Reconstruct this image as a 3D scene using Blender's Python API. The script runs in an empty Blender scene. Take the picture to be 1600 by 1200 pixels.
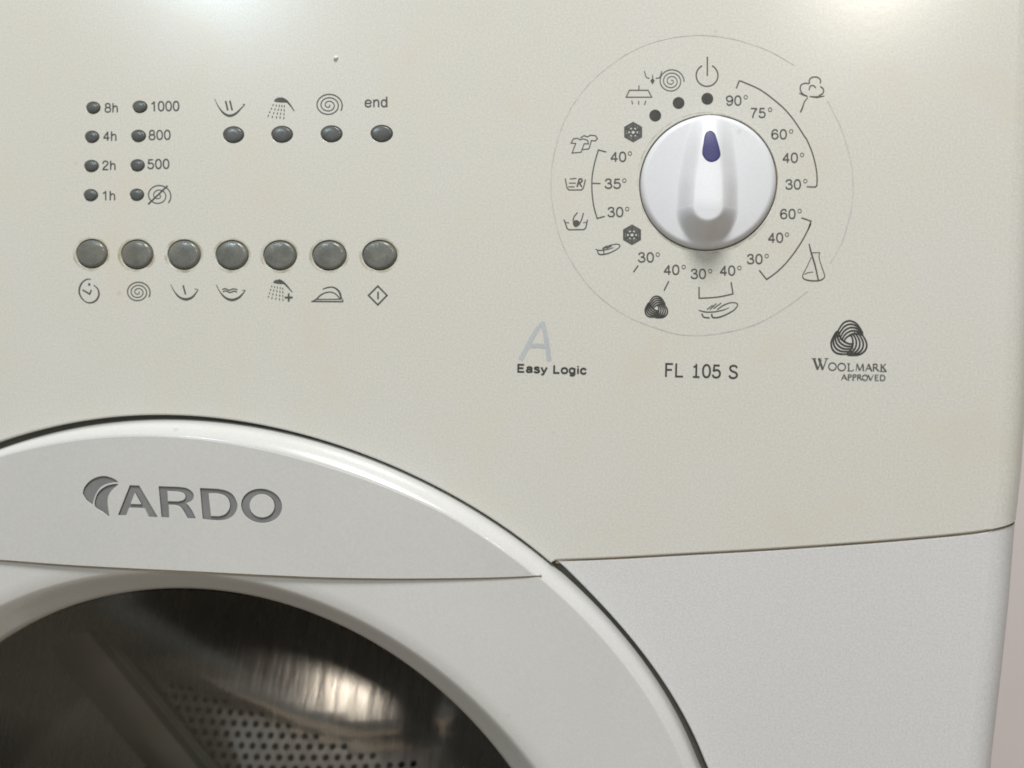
import bpy, bmesh, math, random
import numpy as np
from mathutils import Vector, Matrix
from mathutils.geometry import delaunay_2d_cdt

random.seed(7)
scene = bpy.context.scene
col = scene.collection

# ------------------------------------------------------------------ camera
# calibrated from the vanishing points of the panel; the panel face is the
# plane y = 0 (x right, z up, metres), the camera stands 31 cm in front of it
FPX = 1450.0
AX = np.array([9400, -300, 1450.0]); AX /= np.linalg.norm(AX)
AZ = np.array([1160, 43400, 1450.0]); AZ -= AX * (AX @ AZ); AZ /= np.linalg.norm(AZ)
AY = np.cross(AZ, AX)
MC = np.stack([AX, AY, AZ], 1)
CAM = MC.T @ np.array([0, 0, 0.312])

cam_data = bpy.data.cameras.new('camera')
cam = bpy.data.objects.new('camera', cam_data)
col.objects.link(cam)
rows = MC.T
cam.matrix_world = Matrix(((*rows[0], CAM[0]), (*rows[1], CAM[1]), (*rows[2], CAM[2]), (0, 0, 0, 1)))
cam_data.sensor_width = 36
cam_data.lens = 36 * FPX / 1600
cam_data.clip_start = 0.01
cam_data.clip_end = 50
cam_data.dof.use_dof = True
cam_data.dof.focus_distance = 0.308
cam_data.dof.aperture_fstop = 9
scene.camera = cam

# ------------------------------------------------------------------ light
scene.view_settings.view_transform = 'Standard'
scene.view_settings.look = 'None'
scene.view_settings.exposure = 0.11
scene.view_settings.gamma = 1.0
scene.cycles.filter_width = 1.8
world = bpy.data.worlds.new('World')
scene.world = world
world.use_nodes = True
bg = world.node_tree.nodes['Background']
bg.inputs['Color'].default_value = (0.95, 0.97, 1.0, 1)
bg.inputs['Strength'].default_value = 0.15


def lamp(name, loc, target, size, power, color, sy=None):
    d = bpy.data.lights.new(name, 'AREA')
    d.shape = 'RECTANGLE' if sy else 'DISK'
    d.size = size
    if sy:
        d.size_y = sy
    d.energy = power
    d.color = color
    o = bpy.data.objects.new(name, d)
    col.objects.link(o)
    o.location = loc
    o.rotation_euler = (Vector(target) - Vector(loc)).to_track_quat('-Z', 'Y').to_euler()
    return o


LW = (0.66, -2.55, 1.24)
LC = (-1.40, -2.5, 1.30)
lamp('ceiling_lamp', (0.0, -0.72, 1.22), (0.0, 0, 0), 0.46, 19.0, (1.0, 0.982, 0.955))
lamp('wall_lamp', LW, (0.0, 0, 0), 0.18, 11.0, (1.0, 0.94, 0.85))
lamp('cool_lamp', LC, (0.0, 0, 0), 0.36, 12.0, (0.70, 0.88, 1.0))


# ------------------------------------------------------------------ helpers
def P(px, py, y=0.0):
    """point of the plane at depth y that the measured photo position belongs to"""
    d = MC.T @ np.array([(px - 800) / FPX, -(py - 600) / FPX, -1.0])
    t = (y - CAM[1]) / d[1]
    p = CAM + d * t
    return (float(p[0]), float(p[1]), float(p[2]))


def P2(px, py, y=0.0):
    p = P(px, py, y)
    return (p[0], p[2])


def Z(x0, y0, s):
    """positions read in an enlarged crop -> photo positions"""
    return lambda pts: [(x0 + a / s, y0 + b / s) for a, b in pts]


def obj(name, verts, faces, mat, parent=None, smooth=False, label=None, mats=None, fmat=None, auto=None):
    me = bpy.data.meshes.new(name)
    v = np.array(verts, dtype=float)
    c = (v.min(0) + v.max(0)) / 2
    me.from_pydata([tuple(q) for q in (v - c)], [], faces)
    for m in (mats or [mat]):
        me.materials.append(m)
    if fmat:
        me.polygons.foreach_set('material_index', fmat)
    if smooth:
        me.polygons.foreach_set('use_smooth', [True] * len(me.polygons))
    me.update()
    o = bpy.data.objects.new(name, me)
    col.objects.link(o)
    o['origin'] = [float(q) for q in c]
    if parent is not None:
        o.parent = parent
        o.location = Vector(c) - Vector(parent['origin'])
    else:
        o.location = c
    if label:
        o['label'] = label
    if auto is not None:
        bm = bmesh.new(); bm.from_mesh(me)
        for e in bm.edges:
            if len(e.link_faces) == 2 and e.calc_face_angle(0) > auto:
                e.smooth = False
        bm.to_mesh(me); bm.free()
    return o


def catmull(pts, n=8, closed=False):
    P_ = [np.array(p, float) for p in pts]
    if len(P_) < 3:
        return [tuple(p) for p in P_]
    out = []
    N = len(P_)
    rng = range(N if closed else N - 1)
    for i in rng:
        if closed:
            a, b, c, d = P_[(i - 1) % N], P_[i], P_[(i + 1) % N], P_[(i + 2) % N]
        else:
            b, c = P_[i], P_[i + 1]
            a = P_[i - 1] if i > 0 else 2 * b - c
            d = P_[i + 2] if i + 2 < N else 2 * c - b
        for k in range(n):
            t = k / n
            out.append(tuple(0.5 * (2 * b + (c - a) * t + (2 * a - 5 * b + 4 * c - d) * t * t + (3 * b - a - 3 * c + d) * t ** 3)))
    if not closed:
        out.append(tuple(P_[-1]))
    return out


def ell(cx, cy, rx, ry, n=32, a0=0, a1=360, rot=0):
    out = []
    c, s = math.cos(math.radians(rot)), math.sin(math.radians(rot))
    full = abs(a1 - a0) >= 360
    for i in range(n if full else n + 1):
        a = math.radians(a0 + (a1 - a0) * i / n)
        x, y = rx * math.cos(a), ry * math.sin(a)
        out.append((cx + x * c - y * s, cy + x * s + y * c))
    return out


def ribbon(pts, w, closed=False):
    """flat stroke with mitred joints; w = one width or a width per point"""
    q = [np.array(p, float) for p in pts]
    n = len(q)
    ws = [w] * n if not hasattr(w, '__len__') else list(w)
    L, R = [], []
    for i in range(n):
        if closed:
            a, b = q[(i - 1) % n], q[(i + 1) % n]
        else:
            a, b = q[max(i - 1, 0)], q[min(i + 1, n - 1)]
        d1 = q[i] - a if (i > 0 or closed) else b - q[i]
        d2 = b - q[i] if (i < n - 1 or closed) else q[i] - a
        d1 = d1 / (np.linalg.norm(d1) + 1e-9); d2 = d2 / (np.linalg.norm(d2) + 1e-9)
        t = d1 + d2
        ln = np.linalg.norm(t)
        t = t / ln if ln > 1e-6 else d1
        nn = np.array([-t[1], t[0]])
        k = 1 / max(0.55, abs(nn @ np.array([-d1[1], d1[0]])))
        L.append(q[i] + nn * ws[i] / 2 * k); R.append(q[i] - nn * ws[i] / 2 * k)
    vs = L + R
    fs = [(i, (i + 1) % n, n + (i + 1) % n, n + i) for i in range(n if closed else n - 1)]
    return vs, fs


class Print:
    """ink lying on a plane: strokes and filled shapes given in photo positions"""
    def __init__(self, y=0.0):
        self.v, self.f, self.k, self.y = [], [], 0, y

    def _add(self, vs, fs):
        y = self.y - 0.00005 - 0.000004 * self.k
        self.k += 1
        o = len(self.v)
        self.v += [P(a, b, y) for a, b in vs]
        # faces look at the viewer (-y)
        for f in fs:
            g = [o + i for i in f]
            p0, p1, p2 = (np.array(self.v[g[0]]), np.array(self.v[g[1]]), np.array(self.v[g[2]]))
            if np.cross(p1 - p0, p2 - p0)[1] > 0:
                g.reverse()
            self.f.append(tuple(g))

    def line(self, pts, w=1.8, closed=False):
        self._add(*ribbon(pts, w * 1.12, closed)); return self

    def curve(self, pts, w=1.8, closed=False, n=6):
        c = catmull(pts, n, closed)
        if hasattr(w, '__len__'):
            w = list(np.interp(np.linspace(0, 1, len(c)), np.linspace(0, 1, len(w)), w))
        w = [k * 1.12 for k in w] if hasattr(w, '__len__') else w * 1.12
        self._add(*ribbon(c, w, closed)); return self

    def fill(self, pts):
        vs, es, fs = cdt([pts], 0)
        self._add(vs, fs); return self

    def disc(self, cx, cy, rx, ry=None, n=28):
        p = ell(cx, cy, rx, ry or rx, n)
        self._add(p + [(cx, cy)], [(i, (i + 1) % n, n) for i in range(n)]); return self

    def spiral(self, cx, cy, r, turns, a0, w=1.8, sq=1.0):
        n = int(turns * 26)
        pts = []
        for i in range(n + 1):
            t = i / n
            a = math.radians(a0) - t * turns * 2 * math.pi
            rr = r * (1 - t) ** 0.92 + 1.2
            pts.append((cx + rr * math.cos(a), cy + rr * sq * math.sin(a)))
        self._add(*ribbon(pts, [w * (1.0 - 0.25 * i / n) for i in range(n + 1)])); return self

    def build(self, name, mat, parent, label=None):
        return obj(name, self.v, self.f, mat, parent, label=label)


def inside(p, poly):
    x, y = p
    r = False
    n = len(poly)
    j = n - 1
    for i in range(n):
        xi, yi = poly[i]; xj, yj = poly[j]
        if (yi > y) != (yj > y) and x < (xj - xi) * (y - yi) / (yj - yi) + xi:
            r = not r
        j = i
    return r


def cdt(loops, keep=0):
    """triangulate loops[0] minus the other loops (even-odd)"""
    vs, es = [], []
    for lp in loops:
        o = len(vs)
        vs += [Vector(p) for p in lp]
        es += [(o + i, o + (i + 1) % len(lp)) for i in range(len(lp))]
    v, e, f, *_ = delaunay_2d_cdt(vs, es, [], 0, 1e-7)
    out = []
    for t in f:
        c = sum((v[i] for i in t), Vector((0, 0))) / len(t)
        if sum(inside(c, lp) for lp in loops) % 2 == 1:
            out.append(tuple(t))
    return [tuple(p) for p in v], e, out


# ------------------------------------------------------------------ materials
def nodes(name):
    m = bpy.data.materials.new(name)
    m.use_nodes = True
    nt = m.node_tree
    return m, nt, nt.nodes['Principled BSDF']


def plastic(name, c1, c2, rough=0.4, scale=9.0, bump=0.02, grain=0.10, spec=0.5, stain=None, coat=0.0):
    """moulded plastic or enamel: slow discolouration, fine speckle, orange peel"""
    m, nt, b = nodes(name)
    tc = nt.nodes.new('ShaderNodeTexCoord')
    geo = nt.nodes.new('ShaderNodeNewGeometry')
    n1 = nt.nodes.new('ShaderNodeTexNoise'); n1.inputs['Scale'].default_value = scale
    n1.inputs['Detail'].default_value = 4; n1.inputs['Roughness'].default_value = 0.6
    nt.links.new(geo.outputs['Position'], n1.inputs['Vector'])
    r1 = nt.nodes.new('ShaderNodeValToRGB')
    r1.color_ramp.elements[0].position = 0.35; r1.color_ramp.elements[0].color = (*c1, 1)
    r1.color_ramp.elements[1].position = 0.68; r1.color_ramp.elements[1].color = (*c2, 1)
    nt.links.new(n1.outputs['Fac'], r1.inputs['Fac'])
    n2 = nt.nodes.new('ShaderNodeTexNoise'); n2.inputs['Scale'].default_value = 1500
    n2.inputs['Detail'].default_value = 2
    nt.links.new(geo.outputs['Position'], n2.inputs['Vector'])
    mr = nt.nodes.new('ShaderNodeMapRange')
    mr.inputs['From Min'].default_value = 0.25; mr.inputs['From Max'].default_value = 0.75
    mr.inputs['To Min'].default_value = 1 - grain; mr.inputs['To Max'].default_value = 1 + grain
    nt.links.new(n2.outputs['Fac'], mr.inputs['Value'])
    mul = nt.nodes.new('ShaderNodeVectorMath'); mul.operation = 'SCALE'
    nt.links.new(r1.outputs['Color'], mul.inputs[0])
    nt.links.new(mr.outputs['Result'], mul.inputs['Scale'])
    last = mul.outputs['Vector']
    if stain:
        n4 = nt.nodes.new('ShaderNodeTexNoise'); n4.inputs['Scale'].default_value = 38
        n4.inputs['Detail'].default_value = 5
        nt.links.new(geo.outputs['Position'], n4.inputs['Vector'])
        mr4 = nt.nodes.new('ShaderNodeMapRange')
        mr4.inputs['From Min'].default_value = 0.52; mr4.inputs['From Max'].default_value = 0.75
        mr4.inputs['To Max'].default_value = 0.4
        nt.links.new(n4.outputs['Fac'], mr4.inputs['Value'])
        mx = nt.nodes.new('ShaderNodeMix'); mx.data_type = 'RGBA'
        nt.links.new(mr4.outputs['Result'], mx.inputs['Factor'])
        nt.links.new(last, mx.inputs[6]); mx.inputs[7].default_value = (*stain, 1)
        last = mx.outputs[2]
    # a few tiny dark specks of dirt
    vo = nt.nodes.new('ShaderNodeTexVoronoi'); vo.inputs['Scale'].default_value = 34
    nt.links.new(geo.outputs['Position'], vo.inputs['Vector'])
    mr5 = nt.nodes.new('ShaderNodeMapRange')
    mr5.inputs['From Min'].default_value = 0.018; mr5.inputs['From Max'].default_value = 0.045
    mr5.inputs['To Min'].default_value = 0.16; mr5.inputs['To Max'].default_value = 0.0
    nt.links.new(vo.outputs['Distance'], mr5.inputs['Value'])
    mx5 = nt.nodes.new('ShaderNodeMix'); mx5.data_type = 'RGBA'
    nt.links.new(mr5.outputs['Result'], mx5.inputs['Factor'])
    nt.links.new(last, mx5.inputs[6]); mx5.inputs[7].default_value = (0.2, 0.18, 0.15, 1)
    nt.links.new(mx5.outputs[2], b.inputs['Base Color'])
    b.inputs['Roughness'].default_value = rough
    b.inputs['Specular IOR Level'].default_value = spec
    b.inputs['Coat Weight'].default_value = coat
    b.inputs['Coat Roughness'].default_value = 0.08
    n3 = nt.nodes.new('ShaderNodeTexNoise'); n3.inputs['Scale'].default_value = 420
    n3.inputs['Detail'].default_value = 2
    nt.links.new(geo.outputs['Position'], n3.inputs['Vector'])
    bp = nt.nodes.new('ShaderNodeBump'); bp.inputs['Strength'].default_value = bump
    bp.inputs['Distance'].default_value = 0.001
    nt.links.new(n3.outputs['Fac'], bp.inputs['Height'])
    nt.links.new(bp.outputs['Normal'], b.inputs['Normal'])
    return m


M_PANEL = plastic('cream_panel_plastic', (0.646, 0.640, 0.577), (0.664, 0.660, 0.617), 0.20, 7, 0.010, stain=(0.65, 0.61, 0.49))
M_FRONT = plastic('white_enamel_front', (0.635, 0.638, 0.640), (0.658, 0.66, 0.662), 0.34, 6, 0.03)
M_DOOR = plastic('white_door_plastic', (0.63, 0.635, 0.615), (0.665, 0.67, 0.655), 0.22, 10, 0.02, 0.05, coat=0.4)
M_PLATE = plastic('grey_white_door_plate', (0.58, 0.585, 0.565), (0.61, 0.612, 0.595), 0.36, 10, 0.02, 0.05)
M_KNOB = plastic('white_knob_plastic', (0.695, 0.71, 0.74), (0.72, 0.735, 0.765), 0.42, 30, 0.01, 0.03)
M_POINT = plastic('blue_pointer_plastic', (0.045, 0.045, 0.15), (0.056, 0.056, 0.17), 0.45, 200, 0.01, spec=0.25)
M_LENS = plastic('dark_grey_lens', (0.085, 0.09, 0.085), (0.125, 0.13, 0.125), 0.24, 220, 0.02, 0.12)
M_BUTTON = plastic('grey_button_plastic', (0.135, 0.142, 0.128), (0.215, 0.22, 0.195), 0.20, 130, 0.10, 0.14, stain=(0.16, 0.155, 0.115))
M_DARK = plastic('dark_gap_rubber', (0.075, 0.074, 0.062), (0.10, 0.098, 0.08), 0.6, 60, 0.1, 0.1)
M_SEAM = plastic('brown_seam_grime', (0.24, 0.19, 0.12), (0.34, 0.28, 0.18), 0.8, 90, 0.1, 0.1)
M_INK = plastic('dark_grey_ink', (0.070, 0.072, 0.068), (0.105, 0.105, 0.10), 0.5, 300, 0.0, 0.2)
M_INK_B = plastic('black_ink', (0.035, 0.036, 0.034), (0.06, 0.06, 0.055), 0.5, 300, 0.0, 0.2)
M_INK_L = plastic('light_grey_ink', (0.42, 0.42, 0.43), (0.62, 0.62, 0.60), 0.5, 220, 0.0, 0.1)
M_INK_S = plastic('silver_ink', (0.45, 0.48, 0.495), (0.50, 0.53, 0.54), 0.5, 120, 0.0, 0.1)
M_LOGO = plastic('grey_logo_inlay', (0.20, 0.205, 0.205), (0.235, 0.24, 0.24), 0.4, 120, 0.02, 0.05)
M_LOGO_D = plastic('dark_logo_wall', (0.05, 0.052, 0.052), (0.07, 0.07, 0.07), 0.5, 120, 0.02, 0.05)
M_WALL = plastic('mauve_plaster', (0.76, 0.71, 0.705), (0.80, 0.75, 0.745), 0.8, 5, 0.2, 0.05)


def metal(name, color, rough, streak=False):
    m, nt, b = nodes(name)
    geo = nt.nodes.new('ShaderNodeNewGeometry')
    mp = nt.nodes.new('ShaderNodeMapping')
    mp.inputs['Scale'].default_value = (260, 30, 28) if streak else (80, 80, 80)
    mp.inputs['Rotation'].default_value = (0, math.radians(14), 0)
    nt.links.new(geo.outputs['Position'], mp.inputs['Vector'])
    n = nt.nodes.new('ShaderNodeTexNoise'); n.inputs['Scale'].default_value = 1.0
    n.inputs['Detail'].default_value = 4
    nt.links.new(mp.outputs['Vector'], n.inputs['Vector'])
    r = nt.nodes.new('ShaderNodeValToRGB')
    r.color_ramp.elements[0].color = (*[c * 0.72 for c in color], 1)
    r.color_ramp.elements[1].color = (*color, 1)
    nt.links.new(n.outputs['Fac'], r.inputs['Fac'])
    nt.links.new(r.outputs['Color'], b.inputs['Base Color'])
    b.inputs['Metallic'].default_value = 0.75
    mr = nt.nodes.new('ShaderNodeMapRange')
    mr.inputs['To Min'].default_value = rough - 0.08; mr.inputs['To Max'].default_value = rough + 0.1
    nt.links.new(n.outputs['Fac'], mr.inputs['Value'])
    nt.links.new(mr.outputs['Result'], b.inputs['Roughness'])
    bp = nt.nodes.new('ShaderNodeBump'); bp.inputs['Strength'].default_value = 0.22
    bp.inputs['Distance'].default_value = 0.0012
    nt.links.new(n.outputs['Fac'], bp.inputs['Height'])
    nt.links.new(bp.outputs['Normal'], b.inputs['Normal'])
    return m


M_DRUM = metal('brushed_drum_steel', (0.60, 0.565, 0.55), 0.26, True)
M_DRUM_D = metal('dull_drum_steel', (0.42, 0.42, 0.39), 0.5)


def glass_mat():
    """thin clear pane: transparent, with a mirror reflection that grows at grazing angles"""
    m = bpy.data.materials.new('door_glass')
    m.use_nodes = True
    nt = m.node_tree
    nt.nodes.clear()
    out = nt.nodes.new('ShaderNodeOutputMaterial')
    tr = nt.nodes.new('ShaderNodeBsdfTransparent'); tr.inputs['Color'].default_value = (0.82, 0.81, 0.775, 1)
    gl = nt.nodes.new('ShaderNodeBsdfGlossy'); gl.inputs['Roughness'].default_value = 0.10
    fr = nt.nodes.new('ShaderNodeFresnel'); fr.inputs['IOR'].default_value = 1.3
    mx = nt.nodes.new('ShaderNodeMixShader')
    mn = nt.nodes.new('ShaderNodeMath'); mn.operation = 'MINIMUM'; mn.inputs[1].default_value = 0.085
    gl.inputs['Color'].default_value = (0.72, 0.76, 0.74, 1)
    nt.links.new(fr.outputs['Fac'], mn.inputs[0])
    nt.links.new(mn.outputs[0], mx.inputs['Fac'])
    nt.links.new(tr.outputs[0], mx.inputs[1]); nt.links.new(gl.outputs[0], mx.inputs[2])
    nt.links.new(mx.outputs[0], out.inputs['Surface'])
    return m


M_GLASS = glass_mat()

# ------------------------------------------------------------------ the machine
machine = bpy.data.objects.new('washing_machine', None)
col.objects.link(machine)
machine.location = (-0.1135, 0.0, -0.70)
machine['origin'] = [-0.1135, 0.0, -0.70]
machine['label'] = 'white front-loading washing machine with cream control panel, program knob and round glass door'
machine['category'] = 'washing machine'
XC = -0.1135                      # the machine's middle

# ---- outlines measured round the door -------------------------------------
C0 = np.array([-0.1148, -0.2247])
Y_OUT, Y_BEAD = -0.001, -0.0066
cut_px = [(0, 689.5), (60, 672), (120, 659.5), (180, 651.7), (240, 648), (300, 649.2), (336, 653), (390, 661), (480, 681.7), (540, 700.5), (600, 722), (660, 748.5), (720, 780), (740, 794.7), (800, 833), (852, 872)]
cab_px = [(872, 876.5), (901, 908), (940, 947), (975, 982), (1012, 1032), (1050, 1089), (1082, 1145), (1104, 1197)]
din_px = [(0, 698.5), (60, 681.5), (120, 669), (180, 659.5), (240, 654.7), (300, 655.5), (360, 662), (420, 672), (480, 688), (540, 706.5), (600, 728), (660, 755), (720, 786), (800, 838), (852, 876), (900, 920), (975, 999), (1012, 1050), (1050, 1107), (1092, 1197)]
bead_px = [(0, 713.5), (60, 698), (120, 687), (180, 681.5), (240, 681), (300, 684), (360, 691), (420, 704), (480, 717), (540, 736), (600, 759), (660, 787), (720, 816), (800, 860), (850, 895), (900, 947), (975, 1027), (1012, 1080), (1050, 1140), (1075, 1195)]


def polar(px, y):
    a = np.array([P2(u, v, y) for u, v in px]) - C0
    th = np.arctan2(a[:, 1], a[:, 0])
    th = np.where(th < -2.0, th + 2 * math.pi, th)
    o = np.argsort(th)
    return th[o], np.hypot(a[:, 0], a[:, 1])[o]


def smooth_table(th, r, deg):
    k = np.polyfit(th, r, deg)
    lo, hi = th.min(), th.max()
    return lambda t: np.polyval(k, np.clip(t, lo, hi))


_t, _r = polar(din_px, Y_OUT); R_OUT = smooth_table(_t, _r, 5)
_t, _r = polar(bead_px, Y_BEAD); R_BEAD = smooth_table(_t, _r, 6)
_t, _r = polar(cut_px, 0); R_CUT = smooth_table(_t, _r, 5)
_t, _r = polar(cab_px, 0); R_CAB = smooth_table(_t, _r, 3)


def wrap(t):
    return t if t > -math.pi / 2 else t + 2 * math.pi


def on(c, r, t, y):
    return (c[0] + r * math.cos(t), y, c[1] + r * math.sin(t))


# ---- control panel ---------------------------------------------------------
edge_px = [(1648, -140), (1638, 150), (1628, 400), (1619, 620), (1611, 740), (1602, 820)]
seam_px = [(868, 875.5), (960, 872), (1060, 866.5), (1200, 858.5), (1330, 849.5), (1440, 840.5), (1520, 832.5), (1560, 826), (1602, 818.5)]
edge = [P2(*p) for p in edge_px]
edge_low_px = [(1602, 820), (1592, 948), (1581, 1053), (1570, 1147), (1564, 1200), (1558, 1290), (1554, 1420)]
edge_low = [P2(*p) for p in edge_low_px]
seam = catmull([P2(*p) for p in seam_px], 4)
_sx = [p[0] for p in seam]; _sz = [p[1] for p in seam]


def seam_z(x):
    x = 2 * XC - x if x < XC else x
    return float(np.interp(x, _sx, _sz))


ZTOP = edge[0][1]
RR = 0.0095                                            # rounded corner of the front
mir = lambda p: (2 * XC - p[0], p[1])
inset = lambda p: (p[0] - RR + 0.0006, p[1])

led_px = [(145.6, 168.4, 10.7, 8.8), (218.5, 167, 11.2, 8.8), (143.7, 213.8, 10.8, 8.8), (216.3, 212.5, 11.2, 8.8),
          (142.8, 259.4, 11.0, 8.7), (214.8, 258.4, 10.8, 8.7), (141.8, 305, 10.8, 8.7), (213.8, 304.4, 10.8, 8.7),
          (364.7, 210.6, 16.1, 12.4), (440.6, 210, 16.5, 12.5), (517.9, 209.3, 16.7, 12.5), (596.3, 208.8, 17, 12.8)]
but_px = [(143.4, 396.4, 24, 21.8), (214.1, 397.6, 24.5, 22.2), (287.6, 398, 25.1, 22.6), (362.5, 398.5, 25, 22.4),
          (437.4, 398.9, 25.4, 22.4), (514.5, 398.9, 26, 22.6), (593.1, 398.5, 26.4, 22.6)]
KNOB = (1105.5, 285.5)
K0 = np.array(P2(*KNOB))
KR = (P2(KNOB[0] + 106.5, KNOB[1])[0] - P2(KNOB[0] - 106.5, KNOB[1])[0]) / 2

th_cut = [t for t in np.linspace(polar([(864, 876)], 0)[0][0], math.pi / 2 + 0.02, 70)]
arc_r = [(C0[0] + R_CUT(t) * math.cos(t), C0[1] + R_CUT(t) * math.sin(t)) for t in th_cut]
arc_l = []
for t in np.linspace(math.pi / 2 + 0.04, math.pi - th_cut[0], 60):
    r = float(R_CUT(t))
    arc_l.append((C0[0] + r * math.cos(t), C0[1] + r * math.sin(t)))
seam_l = [mir(p) for p in seam]
outline = [inset(edge[i]) for i in range(len(edge))][:-1] + [(inset(seam[-1])[0], seam_z(inset(seam[-1])[0]))]
outline += [p for p in reversed(seam) if p[0] < seam[-1][0] - RR - 0.001 and p[0] > arc_r[0][0] + 0.0015]
n_arc0 = len(outline)
outline += arc_r + arc_l
n_arc1 = len(outline)
outline += [p for p in seam_l if p[0] > seam_l[-1][0] + RR + 0.001 and p[0] < arc_l[-1][0] - 0.0015]
outline += [(seam_l[-1][0] + RR - 0.0006, seam_z(seam_l[-1][0] + RR - 0.0006))] + [(mir(p)[0] + RR - 0.0006, p[1]) for p in reversed(edge[:-1])]

holes = []
for x, y, rx, ry in led_px:
    holes.append([P2(*q) for q in ell(x, y, rx + 0.5, ry + 0.5, 32)])
for x, y, rx, ry in but_px:
    holes.append([P2(*q) for q in ell(x, y, rx + 1.2, ry + 1.2, 40)])
holes.append([(K0[0] + KR * 1.016 * math.cos(a), K0[1] + KR * 1.016 * math.sin(a)) for a in np.linspace(0, 2 * math.pi, 97)[:-1]])


def face_mesh(loops, y, depth, bevel=0.0006, hole_bevel=None):
    """flat moulding with rounded-over edges and walls going back at every outline"""
    V, F, walls, face = [], [], [], []
    for li, lp in enumerate(loops):
        n = len(lp)
        q = [np.array(p) for p in lp]
        area = sum(q[i][0] * q[(i + 1) % n][1] - q[(i + 1) % n][0] * q[i][1] for i in range(n))
        sgn = (1 if area > 0 else -1) * (1 if li == 0 else -1)      # outward from the material
        nor = []
        for i in range(n):
            t = q[(i + 1) % n] - q[i - 1]
            t /= np.linalg.norm(t) + 1e-12
            nor.append(np.array([t[1], -t[0]]) * sgn)
        bv = hole_bevel if (li and hole_bevel) else bevel
        q = [q[i] - nor[i] * bv for i in range(n)]
        face.append([tuple(p) for p in q])
        walls.append((li, q, nor, area, bv))
    v2, _, tri = cdt(face)
    V = [(a, y, b) for a, b in v2]
    for t in tri:
        a, b, c = (np.array(V[i]) for i in t[:3])
        F.append(tuple(t) if np.cross(b - a, c - a)[1] < 0 else tuple(reversed(t)))
    for li, q, nor, area, bv in walls:
        n = len(q)
        base = len(V)
        prof = [(0, 0), (0.6, 0.18), (0.95, 0.6), (1.0, 1.0)]
        rings = [(k * bv, y + d * bv) for k, d in prof] + [(bv, y + depth)]
        for off, yy in rings:
            V += [(q[i][0] + nor[i][0] * off, yy, q[i][1] + nor[i][1] * off) for i in range(n)]
        for k in range(len(rings) - 1):
            for i in range(n):
                j = (i + 1) % n
                f = (base + k * n + i, base + k * n + j, base + (k + 1) * n + j, base + (k + 1) * n + i)
                F.append(f if (area > 0) == (li == 0) else tuple(reversed(f)))
    return V, F


def corner_strip(V, F, pts, y, back, left=False, at_seam=None, dz=0.0):
    """quarter-round front corner along pts, then the side going back"""
    s = -1 if left else 1
    base = len(V)
    n = len(pts)
    cols = []
    for k in range(9):
        a = math.radians(90 * k / 8)
        cols.append((RR * math.sin(a), RR * (1 - math.cos(a))))
    cols.append((RR, back))
    for dx, dy in cols:
        row = [(p[0] + s * (dx - RR), y + dy, p[1]) for p in pts]
        if at_seam is not None:
            row[at_seam] = (row[at_seam][0], row[at_seam][1], seam_z(row[at_seam][0]) + dz)
        V += row
    for k in range(len(cols) - 1):
        for i in range(n - 1):
            f = (base + k * n + i, base + k * n + i + 1, base + (k + 1) * n + i + 1, base + (k + 1) * n + i)
            F.append(f if not left else tuple(reversed(f)))


V, F = face_mesh([outline] + holes, 0.0, 0.006, hole_bevel=0.0002)
corner_strip(V, F, edge, 0.0, 0.5, at_seam=-1, dz=0.0003)
corner_strip(V, F, [mir(p) for p in edge], 0.0, 0.5, True, at_seam=-1, dz=0.0003)
zt = ZTOP
b0 = len(V)
V += [(edge[0][0] - RR, 0.0, zt), (2 * XC - edge[0][0] + RR, 0.0, zt), (2 * XC - edge[0][0] + RR, 0.5, zt + 0.003), (edge[0][0] - RR, 0.5, zt + 0.003)]
F.append((b0, b0 + 3, b0 + 2, b0 + 1))
panel = obj('control_panel', V, F, M_PANEL, machine, smooth=True, auto=math.radians(40),
            label='yellowed cream control panel with printed symbols above the door')

# ---- white front below the panel ------------------------------------------
Y_FRONT = 0.0006
GAP = 0.0004
th0 = polar([(868, 876.5)], 0)[0][0]
low_seam = [(p[0], p[1] - GAP) for p in seam]
arc_c = [(C0[0] + R_CAB(t) * math.cos(t), C0[1] + R_CAB(t) * math.sin(t)) for t in np.linspace(th0, -0.05, 50)]
arc_c2 = [(C0[0] + (R_OUT(-0.05) + 0.0035) * math.cos(t), C0[1] + (R_OUT(-0.05) + 0.0035) * math.sin(t)) for t in np.linspace(-0.35, -math.pi / 2, 30)]
right = [(edge_low[i][0] - RR + 0.0005, edge_low[i][1] if i else seam_z(edge_low[0][0] - RR) - GAP) for i in range(len(edge_low))]
ZB = -0.66
right.append((right[-1][0], ZB))
half = [p for p in arc_c if True] + arc_c2
start = P2(869, 876.5)
pts = [(p[0], p[1]) for p in low_seam if start[0] + 0.0005 < p[0] < right[0][0] - 0.0005]
half_poly = pts + right                               # seam, then down the right side
left_poly = [mir(p) for p in reversed(half_poly)]
round_r = half[::-1]                                  # bottom of the hole up to the seam
outline2 = half_poly + left_poly + [mir(p) for p in half] + round_r[1:]
V, F = face_mesh([outline2], Y_FRONT, 0.006, 0.0005)
el = [(edge_low[0][0], edge_low[0][1] - GAP)] + edge_low[1:] + [(edge_low[-1][0], ZB)]
corner_strip(V, F, el, Y_FRONT, 0.5, at_seam=0, dz=-GAP - 0.0002)
corner_strip(V, F, [mir(p) for p in el], Y_FRONT, 0.5, True, at_seam=0, dz=-GAP - 0.0002)
front = obj('front_panel', V, F, M_FRONT, machine, smooth=True, auto=math.radians(40),
            label='white enamelled front below the control panel')

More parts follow.
